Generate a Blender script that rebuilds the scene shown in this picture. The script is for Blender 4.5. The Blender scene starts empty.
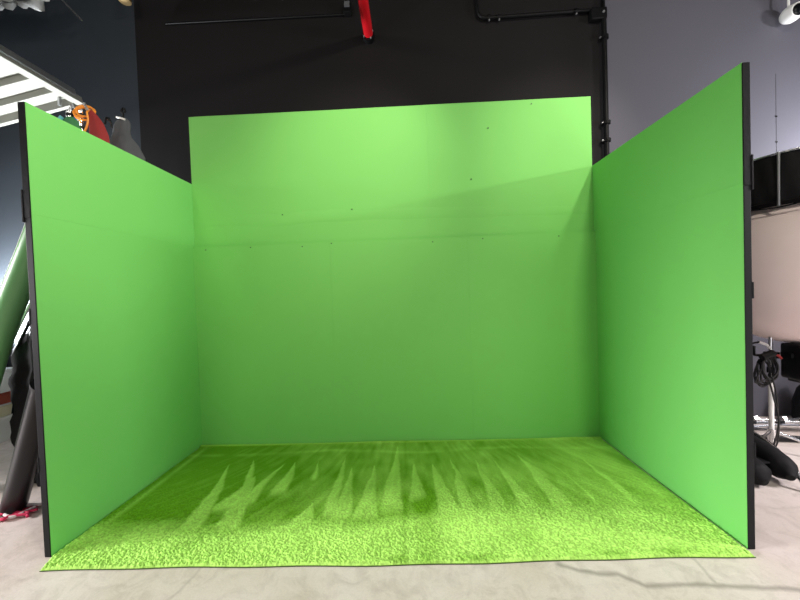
import bpy, bmesh, math, random
import numpy as np
from mathutils import Vector, Matrix, noise
random.seed(5)
S = bpy.context.scene
C = S.collection

# ------------------------------------------------------------------ camera
yaw, pitch, roll, FPX = -0.031, -0.0217, -0.0351, 339.07
f = Vector((math.sin(yaw)*math.cos(pitch), math.cos(yaw)*math.cos(pitch), math.sin(pitch)))
r0 = Vector((math.cos(yaw), -math.sin(yaw), 0)); u0 = r0.cross(f)
r = math.cos(roll)*r0 + math.sin(roll)*u0
u = -math.sin(roll)*r0 + math.cos(roll)*u0
cam = bpy.data.objects.new('camera', bpy.data.cameras.new('camera'))
C.objects.link(cam)
M = Matrix((r, u, -f)).transposed().to_4x4(); M.translation = Vector((2.658, -4.1365, 1.8212))
cam.matrix_world = M
cam.data.sensor_width = 36; cam.data.sensor_fit = 'HORIZONTAL'
cam.data.lens = FPX/800*36
cam.data.clip_start = .05
S.camera = cam

# ------------------------------------------------------------------ world, lights, exposure
w = bpy.data.worlds.new('world'); S.world = w; w.use_nodes = True
bg = w.node_tree.nodes['Background']
bg.inputs[0].default_value = (.86, .93, 1.0, 1); bg.inputs[1].default_value = .38
S.view_settings.view_transform = 'Standard'; S.view_settings.look = 'None'
S.view_settings.gamma = 1; S.view_settings.exposure = 0.0

def area(name, loc, target, sx, sy, power, col, spread=180):
    L = bpy.data.lights.new(name, 'AREA'); L.shape = 'RECTANGLE'; L.size = sx; L.size_y = sy
    L.energy = power; L.color = col; L.spread = math.radians(spread)
    o = bpy.data.objects.new(name, L); C.objects.link(o); o.location = loc
    o.rotation_euler = (Vector(target)-Vector(loc)).to_track_quat('-Z', 'Y').to_euler()
    return o
def spot(name, loc, target, power, col, size, blend=1, rad=.1):
    L = bpy.data.lights.new(name, 'SPOT'); L.energy = power; L.color = col
    L.spot_size = math.radians(size); L.spot_blend = blend; L.shadow_soft_size = rad
    o = bpy.data.objects.new(name, L); C.objects.link(o); o.location = loc
    o.rotation_euler = (Vector(target)-Vector(loc)).to_track_quat('-Z', 'Y').to_euler()
    return o
K = dict(world=0.03, window=0.8, bay=0.5, trackc=3.15, bayleft=0.217, frontfill=0.093, backleft=3.3, wash=1.8, skydoor=1.27, lowright=.32, upperfill=2.98, cornerspot=2.05, leftlamp=.12, wash2=0.472)
bg.inputs[1].default_value = K['world']
DAY = (1.0, .96, .98); WARM = (1, .93, .80)
area('side_window_right', (9.5, -2.8, 3.97), (0, -.8, 3.2), .7, .16, 200*K['window'], DAY)
area('overhead_bay_light', (5.25, -5.2, 6.0), (3.0, -.6, .6), .45, .3, 300*K['bay'], WARM)
spot('track_light_centre', (2.75, -2.7, 5.3), (2.02, 0, 3.5), 100*K['trackc'], WARM, 52)
area('overhead_bay_light_left', (-.5, -5.2, 6.0), (2.2, -.6, .6), .9, .5, 300*K['bayleft'], WARM)
area('broad_front_fill', (2.4, -8.8, 3.0), (2.4, 0, 1.6), 7, 4, 600*K['frontfill'], DAY)  # broad unseen fill light behind the camera
area('back_left_wall_fill', (-3.2, .12, 1.5), (-2.0, .5, 2.5), .3, .5, 120*K['backleft'], (.93, .97, 1.0), 150)  # added light with no real source, grazes the navy wall brighter low down
area('wall_wash_right', (8.7, -.15, 2.9), (7.5, .5, 3.5), .4, 1.0, 80*K['wash'], (.93, .94, 1.0))  # unseen light added to brighten the grey wall towards the right
area('sky_outside_left_door', (-9.0, -3.6, 3.4), (4.9, -1.2, .6), 2.6, 1.9, 1500*K['skydoor'], DAY)
area('low_right_fill', (6.5, -5.5, 1.0), (6.5, 0, .6), 1.6, 1.2, 150*K['lowright'], DAY)  # low unseen fill light in front, right of the set
spot('upper_left_fill_spot', (4.2, -3.8, 5.8), (.0, -1.6, 3.3), 300*K['upperfill'], WARM, 38)  # unseen spot added to lift the top of the left side wall
spot('track_light_back_right', (5.9, -3.0, 5.4), (4.75, 0, 3.75), 200*K['cornerspot'], WARM, 40)
area('left_lamp', (-3.9, -3.2, 3.55), (3.5, -.3, 3.2), .5, .10, 150*K['leftlamp'], DAY)
area('right_floor_fill', (9.0, -2.8, 2.8), (6.9, -1.4, 0), .8, .5, 120*K['wash2'], (1, .93, .95), 100)  # unseen light added to brighten the floor on the right

# ------------------------------------------------------------------ materials
def mat(name, col, rough=.6, metal=0, var=0, vscale=6, bump=0, bscale=80, spec=.5, coat=0, stretch=None):
    m = bpy.data.materials.new(name); m.use_nodes = True
    n = m.node_tree.nodes; l = m.node_tree.links; b = n['Principled BSDF']
    b.inputs['Roughness'].default_value = rough; b.inputs['Metallic'].default_value = metal
    b.inputs['Specular IOR Level'].default_value = spec; b.inputs['Coat Weight'].default_value = coat
    tc = n.new('ShaderNodeTexCoord'); src = tc.outputs['Object']
    if stretch:
        mp = n.new('ShaderNodeMapping'); mp.inputs['Scale'].default_value = stretch
        l.new(src, mp.inputs[0]); src = mp.outputs[0]
    nz = n.new('ShaderNodeTexNoise'); nz.inputs['Scale'].default_value = vscale; nz.inputs['Detail'].default_value = 5
    l.new(src, nz.inputs['Vector'])
    mx = n.new('ShaderNodeMix'); mx.data_type = 'RGBA'
    mx.inputs[6].default_value = (*[c*(1-var) for c in col], 1); mx.inputs[7].default_value = (*[min(1, c*(1+var)) for c in col], 1)
    l.new(nz.outputs['Fac'], mx.inputs[0]); l.new(mx.outputs[2], b.inputs['Base Color'])
    if bump:
        n2 = n.new('ShaderNodeTexNoise'); n2.inputs['Scale'].default_value = bscale; n2.inputs['Detail'].default_value = 3
        l.new(src, n2.inputs['Vector'])
        bp = n.new('ShaderNodeBump'); bp.inputs['Strength'].default_value = bump; bp.inputs['Distance'].default_value = .01
        l.new(n2.outputs['Fac'], bp.inputs['Height']); l.new(bp.outputs['Normal'], b.inputs['Normal'])
    return m
GREEN = mat('chroma_green_paint', (.21, .60, .135), .62, var=.035, vscale=2.2, bump=.06, bscale=160, spec=.25)
GREEN_SIDE = mat('chroma_green_paint_sides', (.205, .60, .150), .62, var=.03, vscale=2.2, bump=.06, bscale=160, spec=.25)
SCREW = mat('dark_screw_head', (.03, .09, .03), .5)
PATCH = mat('sanded_green_filler', (.17, .60, .13), .8, var=.1, vscale=20)
BLACK = mat('black_painted_timber', (.005, .005, .006), .6, spec=.15, var=.3, vscale=12, bump=.2, bscale=40)
FRAME = mat('charcoal_steel_frame', (.007, .0075, .009), .55, spec=.2, var=.3, vscale=14)
PLY = mat('dark_backing_board', (.02, .02, .022), .8, var=.2)
WALLC = mat('wall_black_paint', (.0075, .0066, .0072), .7, var=.15, vscale=1.2, bump=.08, bscale=30, spec=.2)
WALLL = mat('wall_navy_paint', (.024, .030, .038), .62, var=.12, vscale=1.0, bump=.08, bscale=30, spec=.3)
WALLR = mat('wall_grey_paint', (.088, .086, .105), .62, var=.10, vscale=.9, bump=.08, bscale=30, spec=.3)
CEIL = mat('ceiling_black_paint', (.01, .01, .01), .9)
CONDUIT = mat('black_conduit_paint', (.003, .003, .0035), .5, spec=.15)
RED = mat('red_pipe_enamel', (.50, .006, .012), .32, var=.1, coat=.3)
WHITE = mat('white_enamel', (.82, .82, .80), .35)
WHITE_DOOR_SHADED = mat('white_door_panel_shaded', (.27, .27, .24), .55, var=.06, vscale=3)  # white door darkened to grey, its shade put into the colour
STEEL = mat('galvanised_steel', (.55, .56, .58), .3, metal=.85, var=.1)
CHROME = mat('chrome_steel', (.75, .75, .76), .2, metal=1)
PLASTIC = mat('black_plastic', (.005, .005, .006), .45, spec=.25)
RUBBER = mat('black_rubber', (.008, .008, .009), .5)
CLOTHB = mat('black_nylon_cloth', (.005, .005, .006), .7, spec=.2, var=.3, vscale=20, bump=.4, bscale=25)
DIFF = mat('ivory_diffusion_cloth', (.92, .77, .74), .8, var=.03, bump=.1, bscale=14)
GREYC = mat('grey_canvas', (.075, .08, .088), .85, var=.2, bump=.3, bscale=30)
REDC = mat('red_canvas', (.26, .018, .018), .8, var=.2, bump=.3, bscale=30)
GREENC = mat('green_canvas', (.035, .17, .06), .8, var=.2, bump=.3, bscale=30)
ROLLG = mat('green_vinyl', (.16, .42, .15), .38, var=.05, spec=.5)
ORANGE = mat('orange_cord_sheath', (.85, .30, .03), .5)
BLUE = mat('blue_plastic', (.03, .05, .42), .4)
TEAL = mat('teal_plastic', (.10, .38, .42), .4)
BRASS = mat('brass', (.6, .42, .2), .3, metal=.9)
WRAP = mat('grey_duct_wrap', (.36, .36, .35), .6, var=.4, vscale=10, bump=.8, bscale=12)
TUBE = mat('gloss_black_tube', (.005, .0055, .007), .32, spec=.22)
ROPE = mat('red_rope', (.62, .02, .09), .8, var=.5, vscale=60)
ROPEW = mat('white_rope', (.75, .68, .68), .8)
CREAM = mat('cream_card', (.75, .68, .48), .7); RUST = mat('rust_red_cloth', (.35, .07, .04), .8)
PALE = mat('pale_blue_plastic', (.38, .52, .62), .4)
LENS = mat('black_lens', (.003, .004, .005), .12)

# ------------------------------------------------------------------ helpers
def tag(o, label=None, cat=None, group=None, kind=None):
    if label: o['label'] = label
    if cat: o['category'] = cat
    if group: o['group'] = group
    if kind: o['kind'] = kind
    return o
def empty(name, loc=(0, 0, 0), rz=0):
    o = bpy.data.objects.new(name, None); C.objects.link(o); o.location = loc; o.rotation_euler.z = rz
    o.empty_display_size = .1
    return o
def obj(name, bm, m, parent=None, smooth=False, label=None, bevel=0, loc=None):
    bmesh.ops.recalc_face_normals(bm, faces=bm.faces)
    me = bpy.data.meshes.new(name); bm.to_mesh(me); bm.free()
    if smooth:
        for p in me.polygons: p.use_smooth = True
        try: me.set_sharp_from_angle(angle=math.radians(42))
        except Exception: pass
    me.materials.append(m)
    o = bpy.data.objects.new(name, me); C.objects.link(o)
    if parent: o.parent = parent
    if loc: o.location = loc
    if label: o['label'] = label
    if bevel:
        b = o.modifiers.new('bevel', 'BEVEL'); b.width = bevel; b.segments = 2; b.limit_method = 'ANGLE'
    return o
def box(bm, x0, x1, y0, y1, z0, z1, mtx=None):
    v = [bm.verts.new(p) for p in [(x0,y0,z0),(x1,y0,z0),(x1,y1,z0),(x0,y1,z0),(x0,y0,z1),(x1,y0,z1),(x1,y1,z1),(x0,y1,z1)]]
    for q in [(0,3,2,1),(4,5,6,7),(0,1,5,4),(1,2,6,5),(2,3,7,6),(3,0,4,7)]: bm.faces.new([v[i] for i in q])
    if mtx: bmesh.ops.transform(bm, matrix=mtx, verts=v)
    return bm
def BX(*a, **k): return box(bmesh.new(), *a, **k)
def tube(bm, pts, rad, n=12, cap=True):
    pts = [Vector(p) for p in pts]; N = len(pts)
    rads = rad if isinstance(rad, (list, tuple)) else [rad]*N
    rings = []; ref = None
    for i, p in enumerate(pts):
        t = (pts[min(i+1, N-1)] - pts[max(i-1, 0)]).normalized()
        if ref is None:
            ref = Vector((0, 0, 1)) if abs(t.z) < .9 else Vector((1, 0, 0))
        a = (ref - t*ref.dot(t)).normalized(); b = t.cross(a); ref = a
        rings.append([bm.verts.new(p + rads[i]*(math.cos(2*math.pi*k/n)*a + math.sin(2*math.pi*k/n)*b)) for k in range(n)])
    for i in range(N-1):
        for k in range(n):
            bm.faces.new([rings[i][k], rings[i][(k+1) % n], rings[i+1][(k+1) % n], rings[i+1][k]])
    if cap:
        bm.faces.new(rings[0][::-1]); bm.faces.new(rings[-1])
    return bm
def TB(*a, **k): return tube(bmesh.new(), *a, **k)
def smoothpath(pts, sub=8):
    P = [Vector(p) for p in pts]; P = [2*P[0]-P[1]] + P + [2*P[-1]-P[-2]]; out = []
    for i in range(1, len(P)-2):
        for k in range(sub):
            t = k/sub; a, b, c, d = P[i-1], P[i], P[i+1], P[i+2]
            out.append(.5*((2*b)+(c-a)*t+(2*a-5*b+4*c-d)*t*t+(3*b-a-3*c+d)*t**3))
    out.append(P[-2]); return out
def lathe(prof, n=32, bm=None, fn=None):
    bm = bm or bmesh.new(); rings = []
    for (rr, z) in prof:
        ring = []
        for k in range(n):
            a = 2*math.pi*k/n; q = rr*(fn(a, z) if fn else 1)
            ring.append(bm.verts.new((q*math.cos(a), q*math.sin(a), z)))
        rings.append(ring)
    for i in range(len(rings)-1):
        for k in range(n): bm.faces.new([rings[i][k], rings[i][(k+1) % n], rings[i+1][(k+1) % n], rings[i+1][k]])
    bm.faces.new(rings[0][::-1]); bm.faces.new(rings[-1])
    return bm

# ------------------------------------------------------------------ room shell
def floor_material():
    m = bpy.data.materials.new('polished_concrete'); m.use_nodes = True
    n = m.node_tree.nodes; l = m.node_tree.links; b = n['Principled BSDF']
    b.inputs['Roughness'].default_value = .5; b.inputs['Specular IOR Level'].default_value = .35
    tc = n.new('ShaderNodeTexCoord'); P = tc.outputs['Object']
    def noi(sc, det, rough=.55, dist=0, vec=P):
        x = n.new('ShaderNodeTexNoise'); x.inputs['Scale'].default_value = sc; x.inputs['Detail'].default_value = det
        x.inputs['Roughness'].default_value = rough; x.inputs['Distortion'].default_value = dist; l.new(vec, x.inputs['Vector']); return x
    def ramp(src, stops):
        x = n.new('ShaderNodeValToRGB'); e = x.color_ramp.elements
        e[0].position, e[0].color = stops[0][0], (*stops[0][1], 1); e[1].position, e[1].color = stops[-1][0], (*stops[-1][1], 1)
        for p, c in stops[1:-1]:
            k = e.new(p); k.color = (*c, 1)
        l.new(src, x.inputs[0]); return x.outputs[0]
    def mul(a, bb, fac=1):
        x = n.new('ShaderNodeMix'); x.data_type = 'RGBA'; x.blend_type = 'MULTIPLY'; x.inputs[0].default_value = fac
        l.new(a, x.inputs[6]); l.new(bb, x.inputs[7]); return x.outputs[2]
    base = ramp(noi(.9, 6, .6, .4).outputs['Fac'], [(.3, (.60, .52, .45)), (.5, (.71, .63, .585)), (.72, (.79, .72, .69))])
    mott = ramp(noi(6, 8, .65, 1.2).outputs['Fac'], [(.3, (.80, .79, .78)), (.55, (1, 1, 1)), (.75, (1, 1, 1))])
    fine = ramp(noi(90, 3, .6).outputs['Fac'], [(.3, (.93, .93, .93)), (.6, (1, 1, 1))])
    col = mul(mul(base, mott), fine)
    # cracks: distance to poly-lines on the slab, raggedly displaced
    nd = noi(5, 4); sub = n.new('ShaderNodeVectorMath'); sub.operation = 'SUBTRACT'; sub.inputs[1].default_value = (.5, .5, .5)
    l.new(nd.outputs['Color'], sub.inputs[0])
    sc = n.new('ShaderNodeVectorMath'); sc.operation = 'SCALE'; sc.inputs[3].default_value = .05; l.new(sub.outputs[0], sc.inputs[0])
    ad = n.new('ShaderNodeVectorMath'); ad.operation = 'ADD'; l.new(P, ad.inputs[0]); l.new(sc.outputs[0], ad.inputs[1])
    def math_(op, a, bb=None, clamp=False):
        x = n.new('ShaderNodeMath'); x.operation = op; x.use_clamp = clamp
        for i, q in enumerate((a, bb)):
            if q is None: continue
            if isinstance(q, (int, float)): x.inputs[i].default_value = q
            else: l.new(q, x.inputs[i])
        return x.outputs[0]
    def seg(a, c, wd, soft, strength):
        d = Vector((c[0]-a[0], c[1]-a[1], 0)); L2 = d.length_squared
        pa = n.new('ShaderNodeVectorMath'); pa.operation = 'SUBTRACT'; l.new(ad.outputs[0], pa.inputs[0]); pa.inputs[1].default_value = (a[0], a[1], 0)
        dt = n.new('ShaderNodeVectorMath'); dt.operation = 'DOT_PRODUCT'; l.new(pa.outputs[0], dt.inputs[0]); dt.inputs[1].default_value = d/L2
        h = math_('MINIMUM', math_('MAXIMUM', dt.outputs['Value'], 0.0), 1.0)
        pr = n.new('ShaderNodeVectorMath'); pr.operation = 'SCALE'; pr.inputs[0].default_value = d; l.new(h, pr.inputs[3])
        df = n.new('ShaderNodeVectorMath'); df.operation = 'SUBTRACT'; l.new(pa.outputs[0], df.inputs[0]); l.new(pr.outputs[0], df.inputs[1])
        fl = n.new('ShaderNodeVectorMath'); fl.operation = 'MULTIPLY'; fl.inputs[1].default_value = (1, 1, 0); l.new(df.outputs[0], fl.inputs[0])
        ln = n.new('ShaderNodeVectorMath'); ln.operation = 'LENGTH'; l.new(fl.outputs[0], ln.inputs[0])
        return math_('MULTIPLY', math_('SUBTRACT', 1.0, math_('DIVIDE', math_('SUBTRACT', ln.outputs['Value'], wd), soft, True), True), strength)
    A = [(3.58,-1.91),(3.68,-1.97),(3.78,-2.0),(3.9,-1.99),(4.02,-2.09),(4.33,-2.08),(4.61,-2.10),(4.86,-2.12),(5.4,-2.3)]
    B = [(4.46,-1.89),(4.45,-2.03),(4.45,-2.1)]
    D = [(1.17,-1.92),(1.17,-1.97),(1.15,-2.09),(1.02,-2.3)]
    m0 = None
    for pl, wd, so, st in ((A, .004, .024, .5), (B, .002, .016, .3), (D, .002, .016, .2)):
        for a, c in zip(pl, pl[1:]):
            s = seg(a, c, wd, so, st); m0 = s if m0 is None else math_('MAXIMUM', m0, s)
    mx = n.new('ShaderNodeMix'); mx.data_type = 'RGBA'; l.new(m0, mx.inputs[0]); l.new(col, mx.inputs[6]); mx.inputs[7].default_value = (.14, .12, .10, 1)
    l.new(mx.outputs[2], b.inputs['Base Color'])
    bp = n.new('ShaderNodeBump'); bp.inputs['Strength'].default_value = .15; bp.inputs['Distance'].default_value = .01
    l.new(noi(40, 5).outputs['Fac'], bp.inputs['Height']); l.new(bp.outputs['Normal'], b.inputs['Normal'])
    return m
tag(obj('floor', BX(-5, 12, -9, .5, -.1, 0), floor_material()), kind='structure')
tag(obj('ceiling', BX(-5, 12, -9, .5, 6.2, 6.3), CEIL), kind='structure')
tag(obj('wall_back', BX(-1.0, 5.33, .5, .65, 0, 6.2), WALLC), kind='structure')
tag(obj('wall_back_left', BX(-5, -1.0, .5, .65, 0, 6.2), WALLL), kind='structure')
tag(obj('wall_back_right', BX(5.33, 12, .5, .65, 0, 6.2), WALLR), kind='structure')
# side walls with the openings the daylight comes through
bm = BX(-4.35, -4.2, -1.9, .65, 0, 6.2); box(bm, -4.35, -4.2, -9, -5.3, 0, 6.2); box(bm, -4.35, -4.2, -5.3, -1.9, 2.9, 6.2)
tag(obj('wall_left', bm, WALLL), kind='structure')
bm = BX(12, 12.15, -9, .65, 0, 3.2); box(bm, 12, 12.15, -9, .65, 5.2, 6.2); box(bm, 12, 12.15, -1.6, .65, 3.2, 5.2); box(bm, 12, 12.15, -9, -5, 3.2, 5.2)
tag(obj('wall_right', bm, WALLR), kind='structure')

# fine seam and fixing dots in the grey wall sheeting
bm = BX(-.003, .003, -.002, 0, 3.2, 4.5)
bm2 = bm
t = obj('trim_1', bm2, mat('dull_grey_seam', (.05, .05, .06), .7), loc=(7.52, .5, 0)); tag(t, kind='structure')
bm = bmesh.new()
for z in (3.62, 3.95): 
    tube(bm, [(0, 0, z), (0, -.006, z)], .011, 10)
obj('fixing_screw', bm, FRAME, t)

# raised white overhead door (upper left)
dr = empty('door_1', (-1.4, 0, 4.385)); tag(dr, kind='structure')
SL = Matrix.Rotation(-math.atan(.2), 4, 'Y')
bm = BX(-3.3, -.06, -3.2, .08, .05, .075, SL); obj('panel_skin', bm, WHITE_DOOR_SHADED, dr)
bm = BX(-.09, 0, -3.2, .09, -.035, .05, SL); obj('end_stile', bm, WHITE_DOOR_SHADED, dr, bevel=.004)
bm = BX(.004, .03, -3.3, -.02, .0, .075, SL); obj('track_rail', bm, STEEL, dr)
bm = BX(-3.3, -.09, .04, .09, -.05, .05, SL); obj('bottom_rail', bm, WHITE_DOOR_SHADED, dr, bevel=.004)
RS = Matrix.Rotation(-math.atan(.2), 4, 'Y')
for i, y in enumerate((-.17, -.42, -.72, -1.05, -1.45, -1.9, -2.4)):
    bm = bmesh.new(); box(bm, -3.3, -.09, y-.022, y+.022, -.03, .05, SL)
    obj('rib', bm, WHITE_DOOR_SHADED, dr, bevel=.003)
bm = TB([(-.22, .0, .05), (-.97, .0, .12), (-3.2, -.0, .16)], .008, 8); obj('lift_cable', bm, CONDUIT, dr)
bm = BX(-.23, -.205, -.01, .02, -.09, .06); obj('hinge_plate', bm, STEEL, dr)

# ------------------------------------------------------------------ the green screen set
W, H, SEAM, TOP = 4.88, 3.254, 2.469, 4.075
def panel_bm(x0, x1, y0, y1, z0, z1, nx=24, nz=18, wav=.003, seed=0):
    """painted sheet with a slightly wavy face, facing -y"""
    bm = bmesh.new(); F = []
    for j in range(nz+1):
        row = []
        for i in range(nx+1):
            X = x0+(x1-x0)*i/nx; Z = z0+(z1-z0)*j/nz
            e = min(i, nx-i, 1)
            row.append(bm.verts.new((X, y0 + wav*noise.noise(Vector((X*1.3, Z*1.6, seed)))*e, Z)))
        F.append(row)
    for j in range(nz):
        for i in range(nx): bm.faces.new([F[j][i], F[j][i+1], F[j+1][i+1], F[j+1][i]])
    bk = [bm.verts.new(p) for p in ((x0, y1, z0), (x1, y1, z0), (x1, y1, z1), (x0, y1, z1))]
    bm.faces.new(bk[::-1])
    for a, b_, c0, c1 in ((F[0], 0, bk[0], bk[1]), (F[nz], 0, bk[3], bk[2])):
        bm.faces.new(a + [c1, c0])
    bm.faces.new([F[j][0] for j in range(nz+1)] + [bk[3], bk[0]])
    bm.faces.new([F[j][nx] for j in range(nz+1)] + [bk[2], bk[1]])
    return bm
bw = empty('green_screen_back_wall', (W/2, .03, 0))
tag(bw, 'wide bright green back wall of the three-sided set, panelled in two tiers and taller than both sides', 'green screen wall')
ox = W/2
e3 = [0, 1.70, 3.37, W]
LP = []
for k in range(3):
    LP += [obj('lower_panel', panel_bm(e3[k]-ox+.0003, e3[k+1]-ox-.0003, -.05, -.012, 0, SEAM-.001, seed=k*7), GREEN, bw, smooth=True)]
e2 = [.0, 2.93, W]
UP = []
for k in range(2):
    UP += [obj('upper_panel', panel_bm(e2[k]-ox+.0002, e2[k+1]-ox-.0002, -.014, .012, SEAM+.001, TOP, wav=.006, seed=40+k*5), GREEN, bw, smooth=True)]
# filled joint strip across the lower part of the upper tier
bm = bmesh.new(); nn = 80
rows = []
for i in range(nn+1):
    X = .012-ox + (W-.02)*i/nn; zc = 2.76 + .012*noise.noise(Vector((X*1.7, 3, 0))) + (.03 if i > 20 else .015)*math.sin(i*.05)
    hh = .075 + .02*noise.noise(Vector((X*2.1, 9, 0)))
    rows.append([bm.verts.new((X, -.013, zc-hh)), bm.verts.new((X, -.0215, zc-.02)), bm.verts.new((X, -.013, zc+hh))])
for i in range(nn):
    for k in range(2): bm.faces.new([rows[i][k], rows[i+1][k], rows[i+1][k+1], rows[i][k+1]])
obj('joint_strip', bm, GREEN, bw, smooth=True, label='painted-over joint strip running across the upper tier')
scr = [(1.12, 2.83), (.16, 2.43), (.72, 2.44), (1.36, 2.425), (1.72, 2.45), (3.44, 3.16), (3.55, 2.435), (4.45, 2.43), (3.66, 3.76), (4.18, 4.02), (2.95, 2.42), (1.98, 2.86), (1.15, .01+2.20)]
for i, (x, z) in enumerate(scr[:12]):
    y = -.0515 if z < SEAM else -.0195
    bm = TB([(x-ox, y-.002, z), (x-ox, y+.006, z)], .0075, 10); obj('screw_head', bm, SCREW, (LP[0 if x < e3[1] else 1 if x < e3[2] else 2] if z < SEAM else UP[0 if x < e2[1] else 1]))
bm = bmesh.new()
for x in (.3, 1.5, 2.7, 3.9, 4.6): box(bm, x-ox-.03, x-ox+.03, .013, .10, 0, TOP-.03)
for z in (.05, 1.2, 2.4, 3.3, 3.95): box(bm, .05-ox, W-.05-ox, .013, .05, z-.03, z+.03)
obj('timber_frame', bm, PLY, bw)

def side_flat(name, label, sgn, length, splay, brk):
    """sgn -1: left side of the set, +1: right. local +y runs towards the camera, x=0 is the green face"""
    x0 = 0 if sgn < 0 else W
    rt = empty(name, (x0, 0, 0)); tag(rt, label, 'green screen wall')
    a = math.atan2(splay, length)
    def MX(): return Matrix.Rotation(-a*1 if sgn < 0 else a, 4, 'Z')
    def P(bm): bmesh.ops.transform(bm, matrix=MX(), verts=bm.verts); return bm
    L = length/math.cos(a); s = sgn
    def bb(xa, xb, y0, y1, z0, z1, bm=None):
        lo, hi = sorted((s*xa, s*xb)); return box(bm or bmesh.new(), lo, hi, -y1, -y0, z0, z1)
    obj('lower_panel', P(bb(0, .014, -.045, L, 0, SEAM-.0003)), GREEN_SIDE, rt)
    obj('upper_panel', P(bb(0, .014, -.045, L, SEAM+.0003, H)), GREEN_SIDE, rt)
    bm = bmesh.new()
    for y in (.02, .6, 1.2): bb(.018, .05, y, y+.05, .0, H-.01, bm)
    for z in (.0, 1.2, 2.40, 3.19): bb(.018, .05, .07, L-.06, z, z+.05, bm)
    obj('timber_frame', P(bm), PLY, rt)
    obj('bounce_blocker', P(bb(.0142, .018, -.045, L-.001, 0, H-.003)), PLY, rt, label='added dark board on the outer face, blocking green bounce')  # added to keep green bounce light off the gear outside
    obj('lower_upright', P(bb(-.0005, .046, L+.0008, L+.007, 0, brk)), FRAME, rt, bevel=.003, label='slim charcoal edge post')
    obj('upper_upright', P(bb(-.0005, .048, L+.0008, L+.009, brk, H-.002)), BLACK, rt, bevel=.003, label='wider black edge post')
    obj('joining_plate', P(bb(.0485, .060, L-.03, L+.012, brk-.03, brk+.20)), BLACK, rt, bevel=.002)
    for z in (brk-.75, .62):
        obj('hinge_plate', P(bb(.0465, .056, L-.03, L+.009, z, z+.11)), FRAME, rt, bevel=.002)
    return rt, P, bb, L
rt, P, bb, L = side_flat('green_screen_side_wall', 'left green side wall of the set with a dark front edge, leaning gear behind it', -1, 1.803, .000001, 2.44)
rt, P, bb, L = side_flat('green_screen_side_wall', 'right green side wall of the set with a black front edge, beside the round softbox', 1, 1.803, .006, 2.45)

# carpet -----------------------------------------------------------
WEDGE = [[(0.62,-0.5),(0.75,-1.62),(0.95,-1.63)],[(0.83,-0.41),(1.05,-1.63),(1.26,-1.56)],[(1.03,-0.76),(0.88,-1.3),(1.21,-1.36)],
[(1.23,-0.54),(1.06,-1.25),(1.22,-1.22)],[(1.34,-0.50),(1.30,-1.12),(1.46,-1.05)],[(1.6,-0.47),(1.62,-0.89),(1.69,-0.89)],[(1.87,-0.36),(1.86,-1.48),(2.0,-1.42)],
[(1.97,-0.59),(1.96,-1.45),(2.13,-1.46)],[(2.23,-0.6),(2.11,-1.48),(2.34,-1.49)],[(2.45,-0.11),(2.32,-1.49),(2.54,-1.23)],
[(2.64,-0.53),(2.59,-1.23),(2.75,-1.24)],[(2.82,-0.56),(2.79,-1.61),(3.05,-1.61)],[(3.03,-0.44),(3.0,-1.31),(3.18,-1.72)],
[(3.27,-0.49),(3.25,-1.32),(3.45,-1.72)],[(3.46,-0.5),(3.48,-1.26),(3.73,-1.73)],[(3.75,-0.4),(3.74,-1.46),(4.0,-1.63)],
[(4.01,-0.52),(4.11,-1.27),(4.2,-1.53)],[(4.37,-0.35),(4.4,-1.21),(4.54,-1.53)],[(4.65,-0.44),(4.69,-1.15),(4.79,-1.44)],
[(1.76,-1.25),(1.59,-1.59),(1.84,-1.59)],[(0.43,-0.66),(0.43,-0.81),(0.52,-0.49)]]
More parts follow.
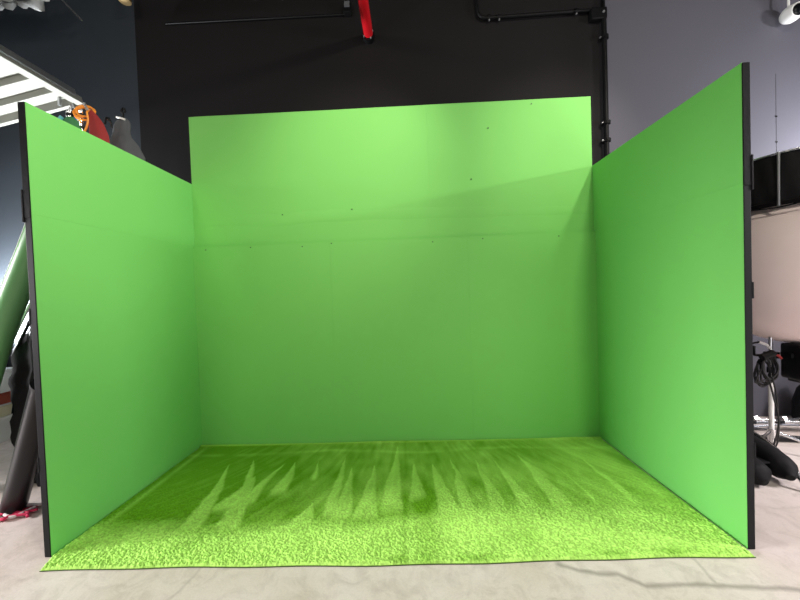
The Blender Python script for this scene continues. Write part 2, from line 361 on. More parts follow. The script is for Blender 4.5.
def carpet():
    NX, NY = 1200, 480
    ux = np.linspace(0, 1, NX+1); uy = np.linspace(0, 1, NY+1)
    U, V = np.meshgrid(ux, uy)
    xl = .012 + .05*np.clip((V-.93)/.07, 0, 1); xr = 4.862 + 0*V
    X = xl + (xr-xl)*U
    yf = -1.935 + .055*U + .008*np.sin(U*9) + .004*np.sin(U*37)
    Y = -.058 + (yf+.058)*V
    rng = np.random.RandomState(3)
    def vn(x, y, s, seed):
        rg = np.random.RandomState(seed); T = rg.rand(1024, 1024)
        gx = x*s+50; gy = y*s+300
        ix = np.floor(gx).astype(int); iy = np.floor(gy).astype(int); fx = gx-ix; fy = gy-iy
        fx = fx*fx*(3-2*fx); fy = fy*fy*(3-2*fy)
        g = lambda a, b: T[a % 1024, b % 1024]
        return (g(ix,iy)*(1-fx)+g(ix+1,iy)*fx)*(1-fy)+(g(ix,iy+1)*(1-fx)+g(ix+1,iy+1)*fx)*fy
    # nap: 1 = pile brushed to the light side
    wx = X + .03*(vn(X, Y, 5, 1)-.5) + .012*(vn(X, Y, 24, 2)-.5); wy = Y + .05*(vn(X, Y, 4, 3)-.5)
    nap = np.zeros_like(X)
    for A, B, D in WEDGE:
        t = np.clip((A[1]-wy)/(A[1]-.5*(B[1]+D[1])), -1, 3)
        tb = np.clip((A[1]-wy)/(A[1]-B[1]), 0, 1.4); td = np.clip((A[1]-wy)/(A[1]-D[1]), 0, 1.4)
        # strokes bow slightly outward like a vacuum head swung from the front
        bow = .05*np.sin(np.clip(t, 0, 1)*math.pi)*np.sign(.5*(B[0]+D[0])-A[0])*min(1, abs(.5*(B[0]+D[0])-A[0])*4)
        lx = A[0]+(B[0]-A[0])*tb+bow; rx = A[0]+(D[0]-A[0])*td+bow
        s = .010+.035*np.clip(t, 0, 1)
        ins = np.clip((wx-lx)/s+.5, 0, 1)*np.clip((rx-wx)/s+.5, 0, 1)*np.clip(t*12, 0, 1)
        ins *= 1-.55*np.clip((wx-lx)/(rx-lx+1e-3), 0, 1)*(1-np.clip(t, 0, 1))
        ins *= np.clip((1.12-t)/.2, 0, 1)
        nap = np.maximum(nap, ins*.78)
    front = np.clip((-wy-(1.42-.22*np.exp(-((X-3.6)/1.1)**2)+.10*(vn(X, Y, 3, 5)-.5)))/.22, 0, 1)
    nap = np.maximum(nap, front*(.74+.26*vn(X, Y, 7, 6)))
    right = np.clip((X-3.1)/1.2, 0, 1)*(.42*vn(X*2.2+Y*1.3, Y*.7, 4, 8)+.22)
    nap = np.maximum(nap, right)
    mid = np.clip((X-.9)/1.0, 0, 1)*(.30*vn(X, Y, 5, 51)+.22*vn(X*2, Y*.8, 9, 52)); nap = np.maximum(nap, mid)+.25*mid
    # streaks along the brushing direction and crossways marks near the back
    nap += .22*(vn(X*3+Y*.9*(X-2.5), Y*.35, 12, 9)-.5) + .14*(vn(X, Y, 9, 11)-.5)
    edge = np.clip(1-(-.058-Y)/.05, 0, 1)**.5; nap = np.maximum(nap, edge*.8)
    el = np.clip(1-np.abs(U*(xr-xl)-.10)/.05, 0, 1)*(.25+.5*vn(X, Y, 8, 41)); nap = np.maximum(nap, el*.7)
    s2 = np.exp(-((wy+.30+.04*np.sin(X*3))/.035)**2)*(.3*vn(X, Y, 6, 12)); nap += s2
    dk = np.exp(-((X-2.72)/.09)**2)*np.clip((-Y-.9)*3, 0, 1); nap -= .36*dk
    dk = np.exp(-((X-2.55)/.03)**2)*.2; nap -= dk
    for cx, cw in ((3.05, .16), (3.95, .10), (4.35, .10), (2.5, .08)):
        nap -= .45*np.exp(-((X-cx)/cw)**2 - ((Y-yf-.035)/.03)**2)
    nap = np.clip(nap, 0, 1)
    # pile height: curly tufts, more open where the nap stands up
    tuft = vn(X, Y, 84, 21)*.55+vn(X+.3, Y+.7, 165, 22)*.45; tuft = .5+(tuft-.5)*(.35+1.1*np.clip((-Y-.75)/.7, 0, 1))
    lo = vn(X, Y, 6, 23)
    amp = .004+.0035*np.clip((-Y-.9)/.8, 0, 1)
    Z = .016 + amp*(tuft-.5)*1.8 + .003*(lo-.5) + .002*(nap-.5)
    # front creases
    Z -= .006*np.exp(-((X-1.02-.12*(Y+1.6))/.012)**2)*np.clip((-Y-1.45)*5, 0, 1)
    rim = np.minimum.reduce([U*(xr-xl), (1-U)*(xr-xl), (Y-yf), (-.058-Y)])
    Z = Z*np.clip(rim/.014, 0, 1)**.5 + .002
    back_curl = .012*np.exp(-((Y+.085)/.02)**2)*(.5+vn(X, Y*0, 1.3, 31)); Z += back_curl
    nv = (NX+1)*(NY+1)
    co = np.stack([X, Y, Z], -1).reshape(-1, 3).astype(np.float32)
    idx = np.arange(nv).reshape(NY+1, NX+1)
    q = np.stack([idx[:-1, :-1], idx[1:, :-1], idx[1:, 1:], idx[:-1, 1:]], -1).reshape(-1, 4).astype(np.int32)
    me = bpy.data.meshes.new('carpet'); me.vertices.add(nv); me.vertices.foreach_set('co', co.ravel())
    me.loops.add(q.size); me.loops.foreach_set('vertex_index', q.ravel())
    me.polygons.add(len(q)); me.polygons.foreach_set('loop_start', np.arange(0, q.size, 4, dtype=np.int32))
    me.polygons.foreach_set('loop_total', np.full(len(q), 4, dtype=np.int32))
    me.update(calc_edges=True); me.validate()
    me.polygons.foreach_set('use_smooth', np.ones(len(q), dtype=bool))
    at = me.attributes.new('nap', 'FLOAT', 'POINT'); at.data.foreach_set('value', nap.ravel().astype(np.float32))
    at = me.attributes.new('tuft', 'FLOAT', 'POINT'); at.data.foreach_set('value', tuft.ravel().astype(np.float32))
    m = bpy.data.materials.new('green_pile'); m.use_nodes = True; n = m.node_tree.nodes; l = m.node_tree.links; b = n['Principled BSDF']
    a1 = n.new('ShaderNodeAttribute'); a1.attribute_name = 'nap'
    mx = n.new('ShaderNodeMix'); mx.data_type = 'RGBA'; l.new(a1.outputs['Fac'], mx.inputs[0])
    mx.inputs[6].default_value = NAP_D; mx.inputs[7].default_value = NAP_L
    a2 = n.new('ShaderNodeAttribute'); a2.attribute_name = 'tuft'
    rm = n.new('ShaderNodeMapRange'); rm.inputs[1].default_value = .2; rm.inputs[2].default_value = .8; rm.inputs[3].default_value = .80; rm.inputs[4].default_value = 1.16
    l.new(a2.outputs['Fac'], rm.inputs[0])
    sc = n.new('ShaderNodeVectorMath'); sc.operation = 'SCALE'; l.new(mx.outputs[2], sc.inputs[0]); l.new(rm.outputs[0], sc.inputs[3])
    l.new(sc.outputs[0], b.inputs['Base Color']); b.inputs['Roughness'].default_value = .95; b.inputs['Specular IOR Level'].default_value = .08
    b.inputs['Sheen Weight'].default_value = .15; b.inputs['Sheen Roughness'].default_value = .5; b.inputs['Sheen Tint'].default_value = (.6, 1, .3, 1)
    nz = n.new('ShaderNodeTexNoise'); nz.inputs['Scale'].default_value = 260; tc = n.new('ShaderNodeTexCoord'); l.new(tc.outputs['Object'], nz.inputs['Vector'])
    bp = n.new('ShaderNodeBump'); bp.inputs['Strength'].default_value = .5; bp.inputs['Distance'].default_value = .004
    l.new(nz.outputs['Fac'], bp.inputs['Height']); l.new(bp.outputs['Normal'], b.inputs['Normal'])
    me.materials.append(m)
    o = bpy.data.objects.new('carpet', me); C.objects.link(o)
    root = empty('carpet_rug', (2.44, -1.0, 0)); tag(root, 'bright lime green shaggy carpet with vacuum stroke marks covering the floor of the set', 'carpet')
    o.name = 'pile'; o.parent = root; o.location = (-2.44, 1.0, 0)
    hem = bmesh.new(); pts = [(.035, -1.915, .003)]
    pts = [(.062 + (4.862-.062)*i/60, -1.935+.055*i/60+.008*math.sin(i/60*9)+.004*math.sin(i/60*37)-.002, .004) for i in range(61)]
    tube(hem, pts, .0035, 6); h = obj('bound_hem', hem, mat('olive_hem_binding', (.06, .11, .02), .9), root); h.location = (-2.44, 1.0, 0)
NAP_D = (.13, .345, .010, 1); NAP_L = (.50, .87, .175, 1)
carpet()

# ------------------------------------------------------------------ pipes and fittings on the back wall
root = empty('fire_pipe', (2.22, .45, 5.27)); tag(root, 'thick red pipe running overhead to the black back wall', 'pipe')
obj('pipe', TB([(0, -.02, 0), (.02, -6.5, .02)], .062, 24), RED, root, smooth=True)
obj('wall_flange', TB([(0, .05, -.01), (0, -.03, -.01)], .078, 20), CONDUIT, root, smooth=True)
for a in (0, 1.57, 3.14, 4.71): bm = TB([(.066*math.cos(a+.5), -.03, .066*math.sin(a+.5)-.01), (.066*math.cos(a+.5), -.05, .066*math.sin(a+.5)-.01)], .010, 8); obj('flange_bolt', bm, STEEL, root)
def conduit(name, label, pts, rad, clamps=(), bolt=True):
    rt = empty(name, pts[0]); tag(rt, label, 'conduit'); o = Vector(pts[0])
    obj('pipe', TB([Vector(p)-o for p in pts], rad, 12), CONDUIT, rt, smooth=True)
    for (p, ax) in clamps:
        q = Vector(p)-o; d = Vector((.02, 0, 0)) if ax == 'x' else Vector((0, 0, .02))
        obj('clamp', TB([q-d, q+d], rad*1.7, 10), CONDUIT, rt)
        e = Vector((0, 0, -rad*1.9)) if ax == 'x' else Vector((-rad*1.9, 0, 0))
        obj('clamp_screw', TB([q+e, q+e+Vector((0, -.02, 0))], .009, 8), STEEL, rt)
    return rt
def bend(a, c, b_, rr=.1):
    a, c, b_ = Vector(a), Vector(c), Vector(b_); p = c+(a-c).normalized()*rr; q = c+(b_-c).normalized()*rr
    return [a] + [(p*(1-t)**2+c*2*t*(1-t)+q*t*t) for t in [i/6 for i in range(7)]] + [b_]
YB = .45
pts = bend((3.62, YB, 6.18), (3.68, YB, 5.40), (4.4, YB, 5.40), .12)[:-1] + [Vector((5.14, YB, 5.42))]
conduit('electrical_conduit', 'black conduit dropping from above then running level to the corner box', pts, .020,
        [((3.82, YB, 5.40), 'x'), ((3.95, YB, 5.40), 'x'), ((4.95, YB, 5.415), 'x')])
conduit('electrical_conduit', 'thick black pipe dropping straight down the back wall behind the right side wall',
        [(5.30, YB-.01, 5.30), (5.30, YB-.01, .1)], .030, [((5.30, YB-.01, 5.05), 'z'), ((5.30, YB-.01, 3.95), 'z'), ((5.30, YB-.01, 3.72), 'z')])
conduit('electrical_conduit', 'short black pipe rising from the corner box towards the ceiling', [(5.30, YB, 5.42), (5.30, YB, 6.18)], .022)
root = empty('junction_box', (5.22, YB, 5.38)); tag(root, 'black junction box where the conduits meet above the right of the set', 'junction box')
hs = obj('housing', BX(-.09, .11, -.04, .045, -.10, .05), CONDUIT, root, bevel=.012)
obj('cover_screw', TB([(.06, -.04, -.02), (.06, -.052, -.02)], .014, 10), STEEL, hs)
conduit('electrical_conduit', 'thin black conduit running level high on the back wall, left of the red pipe', [(-.55, .475, 5.60), (1.90, .475, 5.58)], .012)
root = empty('junction_box', (1.95, .46, 5.62)); tag(root, 'small dark wall box at the end of the thin conduit beside the red pipe', 'junction box')
obj('housing', BX(-.05, .05, -.05, .04, -.06, .09), CONDUIT, root, bevel=.008)
obj('cover_plate', BX(-.035, .035, -.056, -.05, .0, .075), GREYC, root)

root = empty('sprinkler_head', (-.92, .25, 6.2)); tag(root, 'small brass sprinkler fitting at the top of the dark wall', 'sprinkler')
obj('drop_pipe', TB([(0, 0, 0), (0, 0, -.33)], .02, 12), CONDUIT, root)
b_ = obj('brass_cap', lathe([(.02, -.48), (.07, -.47), (.075, -.44), (.04, -.41), (.05, -.37), (.03, -.33)], 16), BRASS, root, smooth=True)

# bundled grey wrap hanging under the ceiling, top left
root = empty('duct_bundle', (-2.0, 0, 5.75)); tag(root, 'bunched grey wrapped ducting hanging in the top left corner', 'ducting')
bm = bmesh.new(); pts = []; rd = []
for i in range(40):
    t = i/39; pts.append((-1.4+1.65*t, .05*math.sin(t*9), .02+.05*math.sin(t*7)-.02*t)); rd.append(.20*(1-.45*t)+.03*math.sin(i*1.9)+.02*math.sin(i*.8))
tube(bm, pts, rd, 18)
for v in bm.verts: v.co += .05*noise.noise_vector(v.co*7)
obj('wrap', bm, WRAP, root, smooth=True)
for k in range(5):
    x = -.62+k*.19; bm = bmesh.new()
    s = [(x, -.05, -.14), (x+.06, -.07, -.21+.01*k), (x+.13, -.06, -.235+.02*k), (x+.20, -.04, -.19+.02*k)]
    tube(bm, s, [.02, .035, .03, .012], 8)
    for v in bm.verts: v.co += .012*noise.noise_vector(v.co*20)
    obj('loose_flap', bm, WRAP if k != 3 else GREYC, root, smooth=True)
obj('hanger', TB([(-.9, 0, .1), (-.9, 0, .44)], .01, 6), CONDUIT, root)
obj('hanger', TB([(-.1, 0, .1), (-.1, 0, .44)], .01, 6), CONDUIT, root)
root = tag(obj('ceiling_rod', TB([(-1.55, .0, 5.62), (-1.27, .0, 5.31)], .008, 8), STEEL), 'thin grey rod angled down from the ducting bundle', 'rod')
tag(obj('ceiling_rod_stub', TB([(-1.62,0,6.2),(-1.55,0,5.62)], .008, 8), STEEL), None, None)
bpy.data.objects['ceiling_rod_stub'].parent = root; bpy.data.objects['ceiling_rod_stub'].name = 'hanger'

# security camera
root = empty('security_camera', (7.58, .37, 5.16)); tag(root, 'white rounded security camera with a black lens hanging at the top right', 'security camera')
obj('mount_pole', TB([(-.03, 0, .06), (-.04, 0, 1.06)], .013, 12), WHITE, root, smooth=True)
prof = [(.001, -.105), (.045, -.098), (.08, -.07), (.098, -.03), (.10, .01), (.094, .05), (.086, .09), (.080, .105), (.072, .105), (.066, .09), (.001, .09)]
body = obj('body', lathe(prof, 32), WHITE, root, smooth=True)
dirv = Vector((-.12, -.88, -.14)).normalized(); R = dirv.to_track_quat('Z', 'Y')
body.rotation_euler = R.to_euler()
ln = obj('lens', lathe([(.066, .090), (.066, .102), (.05, .116), (.001, .125)], 28), LENS, body, smooth=True)

# ------------------------------------------------------------------ gear standing behind the left side wall
def stand_pole(root, h, rad=.014, base=.085, cx=0):
    obj('pole', TB([(cx, 0, .02), (cx, 0, h)], rad, 10), STEEL, root, smooth=True)
    obj('base', lathe([(.001, 0), (base, 0), (base, .012), (.03, .022), (.02, .05), (.001, .05)], 24), PLASTIC, root, loc=(cx, 0, 0))
def light_stand(x, y, h, label, dial):
    root = empty('light_stand', (x, y, 0)); tag(root, label, 'light stand', 'light stands behind the left side wall')
    stand_pole(root, h-.3)
    obj('silver_sleeve', TB([(0, 0, h-.34), (0, 0, h-.02)], .032, 16), CHROME, root, smooth=True)
    for z in (h-.2, h-.06): obj('collar', TB([(0, 0, z-.015), (0, 0, z+.015)], .038, 16), PLASTIC, root, smooth=True)
    obj('spring_clamp', TB([(0, 0, h-.02), (.02, 0, h+.05), (.05, 0, h+.07), (.08, 0, h+.0)], .016, 8), STEEL, root)
    if dial: obj('clamp_knob', TB([(.11, -.03, h-.11), (.11, .03, h-.11)], .032, 14), BLUE, root, smooth=True); obj('knob_arm', TB([(0, 0, h-.11), (.12, 0, h-.11)], .01, 8), PLASTIC, root)
    return root
light_stand(-1.27, -.22, 4.10, 'silver light stand top with a blue knob, leftmost above the left side wall', True)
light_stand(-.965, -.40, 3.99, 'silver light stand top looped with orange cord, behind the green bundle', False)
root = empty('orange_cord', (-.92, -.42, 3.97)); tag(root, 'orange cord looped around the silver stand top', 'cord')
bm = bmesh.new(); pts = []
for i in range(70):
    t = i/69*2*math.pi*3; pts.append((.075*math.cos(t)+.015*math.sin(t*.33)+.02, .045*math.sin(t+.9), -.02+.075*math.sin(t)+.02*math.sin(t*.4)))
pts += smoothpath([pts[-1], (.10, -.05, -.04), (.115, -.06, -.14), (.08, -.06, -.24), (.03, -.05, -.28)], 5)[1:]
tube(bm, pts, .010, 6); obj('loops', bm, ORANGE, root, smooth=True)
def cloth_cone(name, label, x, y, top, widths, m, cat, hook=False):
    root = empty(name, (x, y, 0)); tag(root, label, cat)
    zt = top; n = 28; bm = bmesh.new(); rings = []
    for (dz, rr, cx) in widths:
        ring = []
        for k in range(n):
            a = 2*math.pi*k/n; q = rr*(1+.08*math.sin(a*5+dz*3)+.04*math.sin(a*9+dz*8))
            ring.append(bm.verts.new((cx+q*math.cos(a), .5*q*math.sin(a), zt-dz)))
        rings.append(ring)
    for i in range(len(rings)-1):
        for k in range(n): bm.faces.new([rings[i][k], rings[i][(k+1) % n], rings[i+1][(k+1) % n], rings[i+1][k]])
    bm.faces.new(rings[0]); bm.faces.new(rings[-1][::-1])
    obj('cloth', bm, m, root, smooth=True)
    stand_pole(root, zt-widths[-1][0]+.02, .016, .085, widths[-1][2])
    if hook:
        w0 = widths[0][2]
        pts = [(w0, 0, zt-.01), (w0+.005, 0, zt+.05), (w0-.015, 0, zt+.08), (w0+.01, 0, zt+.12), (w0+.03, 0, zt+.09), (w0+.02, 0, zt+.06)]
        obj('hook', TB(smoothpath(pts, 4), .012, 8), PLASTIC, root, smooth=True)
        obj('tie_band', TB([(w0-.05, -.03, zt-.0), (w0+.0, -.05, zt-.02), (w0+.05, -.03, zt-.035)], .012, 8), WHITE, root)
    return root
gb = cloth_cone('green_bundle', 'dark green cloth bundle on a pole under the orange cord', -.77, -.72, 3.74,
           [(0, .03, 0), (.04, .07, 0), (.12, .10, .0), (.3, .115, .0), (.7, .11, .0), (1.0, .05, .0)], GREENC, 'cloth bundle')
o = obj('teal_strap', TB([(-.11, -.03, -.16), (-.08, -.06, -.08), (-.03, -.05, -.02)], .018, 8), TEAL, gb, loc=(0, 0, 3.74))
cloth_cone('red_bundle', 'pointed red cloth bundle between the green one and the grey one', -.74, -.45, 3.95,
           [(0, .015, -.055), (.06, .045, -.035), (.15, .075, -.005), (.28, .10, .02), (.6, .13, .02), (1.0, .12, .02), (1.2, .06, .02)], REDC, 'cloth bundle')
cloth_cone('grey_bundle', 'hooded grey cloth bundle with a hook on top, rightmost above the left side wall', -.745, -.12, 4.03,
           [(0, .035, .03), (.04, .075, .025), (.10, .10, .01), (.18, .10, .0), (.24, .12, -.005), (.34, .19, .0), (.48, .25, .01), (.9, .27, .02), (1.2, .10, .02)], GREYC, 'cloth bundle', hook=True)
root = empty('black_clamp', (-.70, -.37, 3.85)); tag(root, 'small black clamp on the edge of the red cloth bundle', 'clamp')
obj('jaw', TB(smoothpath([(-.02, .0, -.02), (.0, 0, .05), (.04, 0, .04), (.06, 0, -.06)], 4), .012, 8), PLASTIC, root, smooth=True)
obj('screw', TB([(.03, -.02, .03), (.08, -.02, -.02)], .009, 8), CHROME, root)

# green vinyl roll, bent, leaning behind the left side wall
root = empty('backdrop_roll', (-1.42, -1.0, 0)); tag(root, 'thick pale green vinyl backdrop roll leaning and bowed at the far left', 'backdrop roll')
P0 = Vector((-1.42, -1.0, 0))
path = smoothpath([(-1.72, -1.0, .0), (-1.60, -1.0, .7), (-1.42, -1.0, 1.25), (-1.245, -1.0, 1.68), (-1.07, -1.0, 2.05), (-.86, -1.0, 2.49), (-.66, -1.0, 2.95)], 8)
bm = TB([p-P0 for p in path], .105, 26); obj('vinyl', bm, ROLLG, root, smooth=True)
ed = []
for i, p in enumerate(path):
    t = (path[min(i+1, len(path)-1)]-path[max(i-1, 0)]).normalized(); nrm = Vector((-t.z, 0, t.x))
    ed.append(p-P0+nrm*.108+Vector((0, -.03, 0)))
obj('white_edge', TB(ed, .014, 8), WHITE, root, smooth=True)
# black cloth panel behind it
root = empty('black_backdrop', (-1.1, -.78, 0)); tag(root, 'black cloth backdrop hanging in folds behind the leaning tube at the left', 'backdrop cloth')
bm = bmesh.new(); nx, nz = 40, 24; G = []
for side in (0, 1):
    g = []
    for i in range(nx+1):
        s = i/nx; X = -.34+1.02*s; top = min(2.5, 1.30+(X+.34)*1.75) ; col = []
        for j in range(nz+1):
            z = .0+top*j/nz
            xx = X+(-.02*math.sin(z*14)-.015*math.sin(z*31))*(1-s) + .17*(1-s)*max(0, .55-abs(z-.55))*0
            yy = .035*math.sin(s*26+z*.8)*(1-.3*j/nz) + .06*(1-j/nz) + .012*side
            col.append(bm.verts.new((xx, -yy, z)))
        g.append(col)
    G.append(g)
for side in (0, 1):
    for i in range(nx):
        for j in range(nz): bm.faces.new([G[side][i][j], G[side][i+1][j], G[side][i+1][j+1], G[side][i][j+1]])
for i in range(nx):
    for j in (0, nz): bm.faces.new([G[0][i][j], G[0][i+1][j], G[1][i+1][j], G[1][i][j]])
for j in range(nz):
    for i in (0, nx): bm.faces.new([G[0][i][j], G[0][i][j+1], G[1][i][j+1], G[1][i][j]])
obj('cloth', bm, CLOTHB, root, smooth=True)
obj('white_binding', TB(smoothpath([(-.26, -.08, 1.47), (-.13, -.08, 1.69), (.0, -.08, 1.91), (.18, -.08, 2.22)], 5), .013, 8), WHITE, root, smooth=True)
obj('top_bar', TB([(-.33, -.02, 1.31), (.34, -.02, 2.48)], .015, 10), PLASTIC, root)
obj('support_pole', TB([(.2, .03, 0), (.2, .03, 2.16)], .015, 10), PLASTIC, root)

root = empty('leaning_tube', (-.93, -1.27, 0)); tag(root, 'thick glossy black tube leaning against the left side wall', 'tube')
a, b_ = Vector((0, 0, .035)), Vector((.77, -.36, 1.21)); d = (b_-a).normalized()
bm = TB([a, b_], .086, 32); obj('tube_body', bm, TUBE, root, smooth=True)
obj('end_cap', TB([b_-d*.02, b_+d*.012], .088, 32), PLASTIC, root, smooth=True)

root = empty('rope_tangle', (-.93, -1.43, 0)); tag(root, 'red and white rope tangled on the floor by the foot of the leaning tube', 'rope')
for k, m in enumerate((ROPE, ROPE, ROPEW, ROPE, ROPEW, ROPE)):
    rg = random.Random(k+3); pts = []
    n_ = 7; 
    for i in range(n_): pts.append((-.28+.50*i/(n_-1)+rg.uniform(-.05, .05), rg.uniform(-.05, .05)+.035*(k-2)+.12*(i/(n_-1)), rg.uniform(.012, .035)+(.01 if m is ROPEW else 0)))
    obj('strand', TB(smoothpath(pts, 6), .011, 7), m, root, smooth=True)

def small_box(name, label, cat, x0, x1, y0, y1, z0, z1, m, lidm=None):
    cx, cy = (x0+x1)/2, (y0+y1)/2
    root = empty(name, (cx, cy, z0)); tag(root, label, cat)
    h = z1-z0; hx = (x1-x0)/2; hy = (y1-y0)/2
    bm = bmesh.new()
    v = [bm.verts.new(p) for p in [(-hx*.94,-hy*.94,0),(hx*.94,-hy*.94,0),(hx*.94,hy*.94,0),(-hx*.94,hy*.94,0),(-hx,-hy,h*.86),(hx,-hy,h*.86),(hx,hy,h*.86),(-hx,hy,h*.86)]]
    for q in [(0,3,2,1),(4,5,6,7),(0,1,5,4),(1,2,6,5),(2,3,7,6),(3,0,4,7)]: bm.faces.new([v[i] for i in q])
    obj('body', bm, m, root, bevel=.012); obj('lid', BX(-hx*1.03, hx*1.03, -hy*1.03, hy*1.03, h*.86, h), lidm or m, root, bevel=.008)
small_box('storage_box', 'white lidded storage box, lowest of the bright stack at the far left edge', 'box', -3.5, -2.86, -.1, .4, 0, .32, WHITE)
small_box('card_box', 'cream box in the middle of the stack at the far left edge', 'box', -3.46, -2.91, -.06, .38, .322, .50, CREAM, WHITE)
small_box('cloth_box', 'rust red box near the top of the stack at the far left edge', 'box', -3.44, -2.87, -.05, .36, .502, .66, RUST)
small_box('storage_box', 'white lidded storage box, topmost of the bright stack at the far left edge', 'box', -3.46, -2.83, -.06, .38, .662, .98, WHITE)
small_box('plastic_tub', 'small pale blue plastic tub on the floor behind the left edge post', 'tub', -1.42, -1.22, -.70, -.52, 0, .24, PALE)

# ------------------------------------------------------------------ gear on the right
LX, LY, LZ = 6.845, -.42, 1.937
root = empty('lantern_softbox', (LX, LY, LZ)); tag(root, 'huge round ivory lantern softbox with a pleated black skirt at the right edge', 'softbox'); root.scale = (.96, .96, .967)
prof = []
for i in range(25):
    a = -math.pi/2+math.pi*i/24; zz = math.sin(a); prof.append((max(.001, .86*max(0, 1-abs(zz)**2.7)**.5), .835*zz))
obj('diffuser', lathe(prof, 64), DIFF, root, smooth=True)
prof = [(.70, .66), (.755, .655), (.765, .70), (.76, .85), (.755, 1.0), (.745, 1.09), (.735, 1.12), (.70, 1.12)]
def pleat(a, z): return 1+.010*math.sin(a*30+z*9)+.012*noise.noise(Vector((a*6, z*9, 0)))
bm = bmesh.new(); lathe([(.66, .63)]+prof+[(.30, 1.17), (.05, 1.20)], 160, bm, pleat)
obj('skirt', bm, CLOTHB, root, smooth=True)
for k in range(8):
    a = math.radians(-106+45*k)
    c_, s_ = math.cos(a), math.sin(a)
    obj('skirt_rod', TB([(.785*c_, .785*s_, .60), (.775*c_, .775*s_, 1.13)], .011, 8), STEEL, root, smooth=True)
obj('rim_wire', TB([(.752*math.cos(t*.1), .752*math.sin(t*.1), 1.125) for t in range(0, 64)], .009, 6), STEEL, root, smooth=True)
obj('hem_wire', TB([(.775*math.cos(t*.1), .775*math.sin(t*.1), .60+.01*math.sin(t)) for t in range(0, 64)], .007, 6), CLOTHB, root, smooth=True)

root = empty('lantern_stand', (6.44, -.45, 0)); tag(root, 'silver stand pole with legs under the round softbox', 'light stand')
# slim pole beside the globe with a boom over its top
obj('lower_pole', TB([(0, 0, .10), (0, 0, .86)], .022, 14), WHITE, root, smooth=True)
obj('upper_pole', TB([(0, 0, .86), (0, 0, 1.22)], .016, 14), STEEL, root, smooth=True)
obj('yoke', TB(smoothpath([(0, 0, 1.05), (.12, .0, 1.04), (.34, .02, 1.05), (.40, .03, 1.12)], 4), .014, 10), STEEL, root, smooth=True)
obj('pole_collar', TB([(0, 0, .84), (0, 0, .90)], .032, 14), PLASTIC, root, smooth=True)
obj('clamp_block', BX(-.05, .06, -.035, .035, .99, 1.06), PLASTIC, root, bevel=.008)
obj('tee_handle', TB(smoothpath([(-.05, 0, 1.03), (-.16, -.01, 1.03), (-.18, -.01, 1.05), (-.18, -.01, 1.13)], 4), .013, 8), PLASTIC, root, smooth=True)
for k, a in enumerate((3.5, 5.6, 1.5)):
    obj('leg', TB([(0, 0, .22), (.20*math.cos(a), .20*math.sin(a), .16), (.50*math.cos(a), .50*math.sin(a), .02)], .014, 8), CHROME, root, smooth=True)
obj('leg_hub', TB([(0, 0, .10), (0, 0, .24)], .034, 14), CHROME, root, smooth=True)

root = empty('ballast_box', (6.67, -.60, .80)); tag(root, 'black ballast box with small controls hanging under the round softbox', 'ballast box')
hb = obj('housing', BX(-.17, .25, -.10, .12, .0, .36), PLASTIC, root, bevel=.02)
obj('heat_fins', BX(-.12, .22, -.12, -.10, .03, .055), FRAME, hb)
for z in (.10, .14, .18): obj('vent_slot', BX(.02, .20, -.106, -.10, z, z+.012), RUBBER, hb)
obj('control_label', BX(.07, .12, -.104, -.10, .20, .222), STEEL, hb)
obj('control_label', BX(.07, .11, -.104, -.10, .255, .27), STEEL, hb)
obj('corner_foot', BX(-.12, .0, -.09, .09, -.03, .0), RUBBER, root)
obj('bracket', BX(-.20, -.16, -.015, .015, .22, .27), PLASTIC, root)

root = empty('cable_coil', (6.30, -.55, .93)); tag(root, 'coiled black cable with a red tie hanging from the softbox stand', 'cable')
bm = bmesh.new()
for k in range(6):
    rg = random.Random(k); ph = rg.random()*6; pts = []
    for i in range(25):
        t = i/24*2*math.pi; pts.append((.07*math.cos(t)+.02*math.sin(k), -.03+.012*k+.01*math.sin(3*t+ph), .125*math.sin(t)*(1+.03*k)-.015*k))
    tube(bm, pts, .010, 6)
obj('coils', bm, RUBBER, root, smooth=True)
obj('plug', TB([(-.08, -.03, .10), (.03, -.035, .145)], .035, 12), PLASTIC, root, smooth=True)
obj('red_tie', TB([(0, -.05, .14), (.06, -.055, .12), (.09, -.05, .09)], .012, 8), REDC, root, smooth=True)
obj('hanging_loop', TB(smoothpath([(-.08, -.02, -.02), (-.14, -.02, -.16), (-.06, -.03, -.13), (0, -.03, -.12)], 5), .008, 6), RUBBER, root, smooth=True)
obj('tail', TB(smoothpath([(-.02, -.03, -.10), (.02, -.04, -.3), (.07, -.04, -.55), (.10, .03, -.80), (.08, .06, -.90), (-.02, .05, -.92)], 6), .008, 6), RUBBER, root, smooth=True)
obj('tail', TB(smoothpath([(.02, -.03, -.10), (.05, -.04, -.3), (.11, .0, -.6), (.14, .04, -.80), (.16, .10, -.92)], 6), .007, 6), RUBBER, root, smooth=True)

root = empty('white_clip', (6.30, -.47, 1.14)); tag(root, 'small white spring clip poking past the right edge post', 'clip')
obj('jaw', TB([(0, 0, .03), (.08, 0, .0), (.11, 0, -.04)], .014, 8), WHITE, root, smooth=True)
obj('arm', TB([(0, 0, .03), (-.16, 0, .0)], .010, 8), PLASTIC, root, smooth=True)
obj('post', TB([(-.16, 0, .01), (-.16, 0, -1.13)], .012, 8), PLASTIC, root, smooth=True)
obj('foot', BX(-.24, -.08, -.05, .05, -1.14, -1.125), PLASTIC, root)

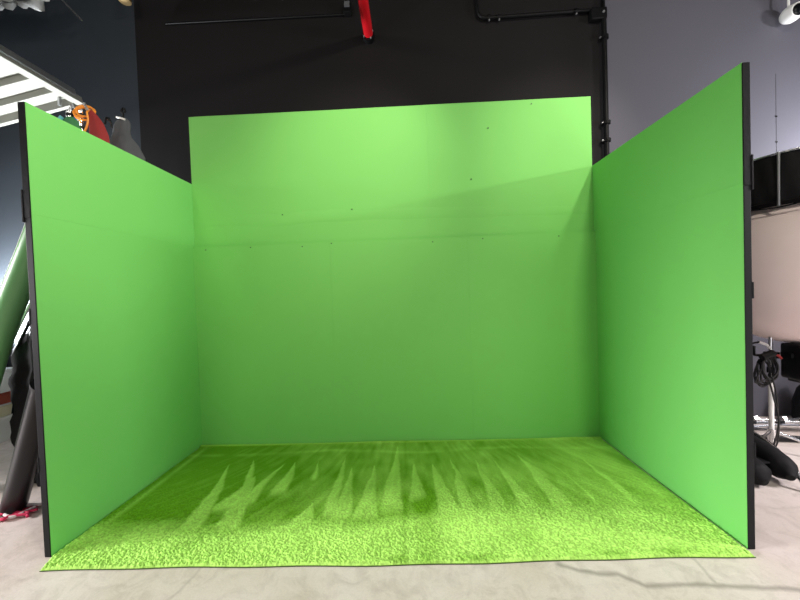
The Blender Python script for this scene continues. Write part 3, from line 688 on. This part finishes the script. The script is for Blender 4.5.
# chrome c-stand base and black floor gear
def cstand(x, y, rz, label):
    root = empty('folded_stand', (x, y, 0), rz); tag(root, label, 'light stand', 'folded stands lying on the floor')
    for k, (dx, dz) in enumerate(((0, .05), (.07, .10), (-.06, .08))):
        obj('leg', TB([(-.42, dx, .03+dz*.3), (.0, dx*.4, .05+dz*.5), (.42, dx*1.5, .03+dz)], .016, 8), CHROME, root, smooth=True)
    obj('pole', TB([(-.55, .02, .16), (.55, -.02, .11)], .018, 10), CHROME, root, smooth=True)
    for q in (-.25, .05, .3):
        obj('collar', TB([(q, .01, .12), (q+.05, .01, .12)], .035, 12), PLASTIC, root, smooth=True)
        obj('knob', TB([(q+.02, -.02, .16), (q+.02, -.06, .19)], .022, 10), CHROME, root, smooth=True)
cstand(6.95, .02, -.10, 'folded chrome stand lying on the floor by the grey wall, nearest the right edge post')
cstand(7.62, -.48, -.35, 'folded chrome stand lying on the floor at the right frame edge')
root = empty('equipment_rail', (7.1, -.28, 0)); tag(root, 'long black rail lying on the floor in front of the folded chrome stands', 'rail')
obj('rail', BX(-.75, .75, -.035, .035, .015, .06, Matrix.Rotation(-.12, 4, 'Z')), PLASTIC, root, bevel=.006)
obj('foot', BX(-.6, -.5, -.05, .14, 0, .015), PLASTIC, root); obj('foot', BX(.5, .6, -.1, .08, 0, .015), PLASTIC, root)
root = empty('gear_bag', (7.66, .22, 0)); tag(root, 'upright black gear bag against the grey wall at the right frame edge', 'bag')
bm = lathe([(.16, 0), (.19, .05), (.19, .25), (.16, .42), (.10, .52), (.03, .55)], 20, None, lambda a, z: 1+.06*math.sin(3*a+z*8)); obj('body', bm, CLOTHB, root, smooth=True)
obj('handle', TB(smoothpath([(-.10, -.05, .48), (-.12, -.06, .60), (0, -.06, .66), (.08, -.06, .50)], 5), .014, 8), RUBBER, root, smooth=True)

# sandbag over a stand leg
root = empty('sandbag', (5.80, -.95, 0)); tag(root, 'black saddle sandbag slumped over a silver stand leg on the floor at the right', 'sandbag')
def lump(path, rads, flat, seed):
    bm = bmesh.new(); tube(bm, smoothpath(path, 5), [float(np.interp(i, np.arange(len(rads))*5, rads)) for i in range((len(path)-1)*5+1)], 20)
    for v in bm.verts:
        v.co += .012*noise.noise_vector(v.co*8+Vector((seed, 0, 0))); v.co.z = max(.004, v.co.z)
    return bm
obj('lobe', lump([(.10, .36, .20), (.13, .22, .20), (.14, .05, .17), (.12, -.10, .13), (.08, -.20, .10)], [.08, .115, .12, .10, .03], 1, 0), CLOTHB, root, smooth=True)
obj('lobe', lump([(-.08, .10, .10), (-.10, .0, .10), (-.12, -.12, .09), (-.13, -.19, .06)], [.04, .12, .11, .03], 1, 5), CLOTHB, root, smooth=True)
obj('saddle_web', BX(-.11, .15, -.08, .14, .17, .185), CLOTHB, root, bevel=.004)
root = empty('stand_leg', (5.80, -.95, 0)); tag(root, 'bent silver stand leg coming out from beside the black sandbag', 'stand leg')
obj('tube_body', TB(smoothpath([(.16, .40, .33), (.20, .22, .31), (.20, .02, .24), (.17, -.13, .17), (.17, -.24, .02)], 6), .018, 12), CHROME, root, smooth=True)
obj('rubber_foot', TB([(.17, -.235, .03), (.17, -.25, .0)], .024, 12), RUBBER, root, smooth=True)
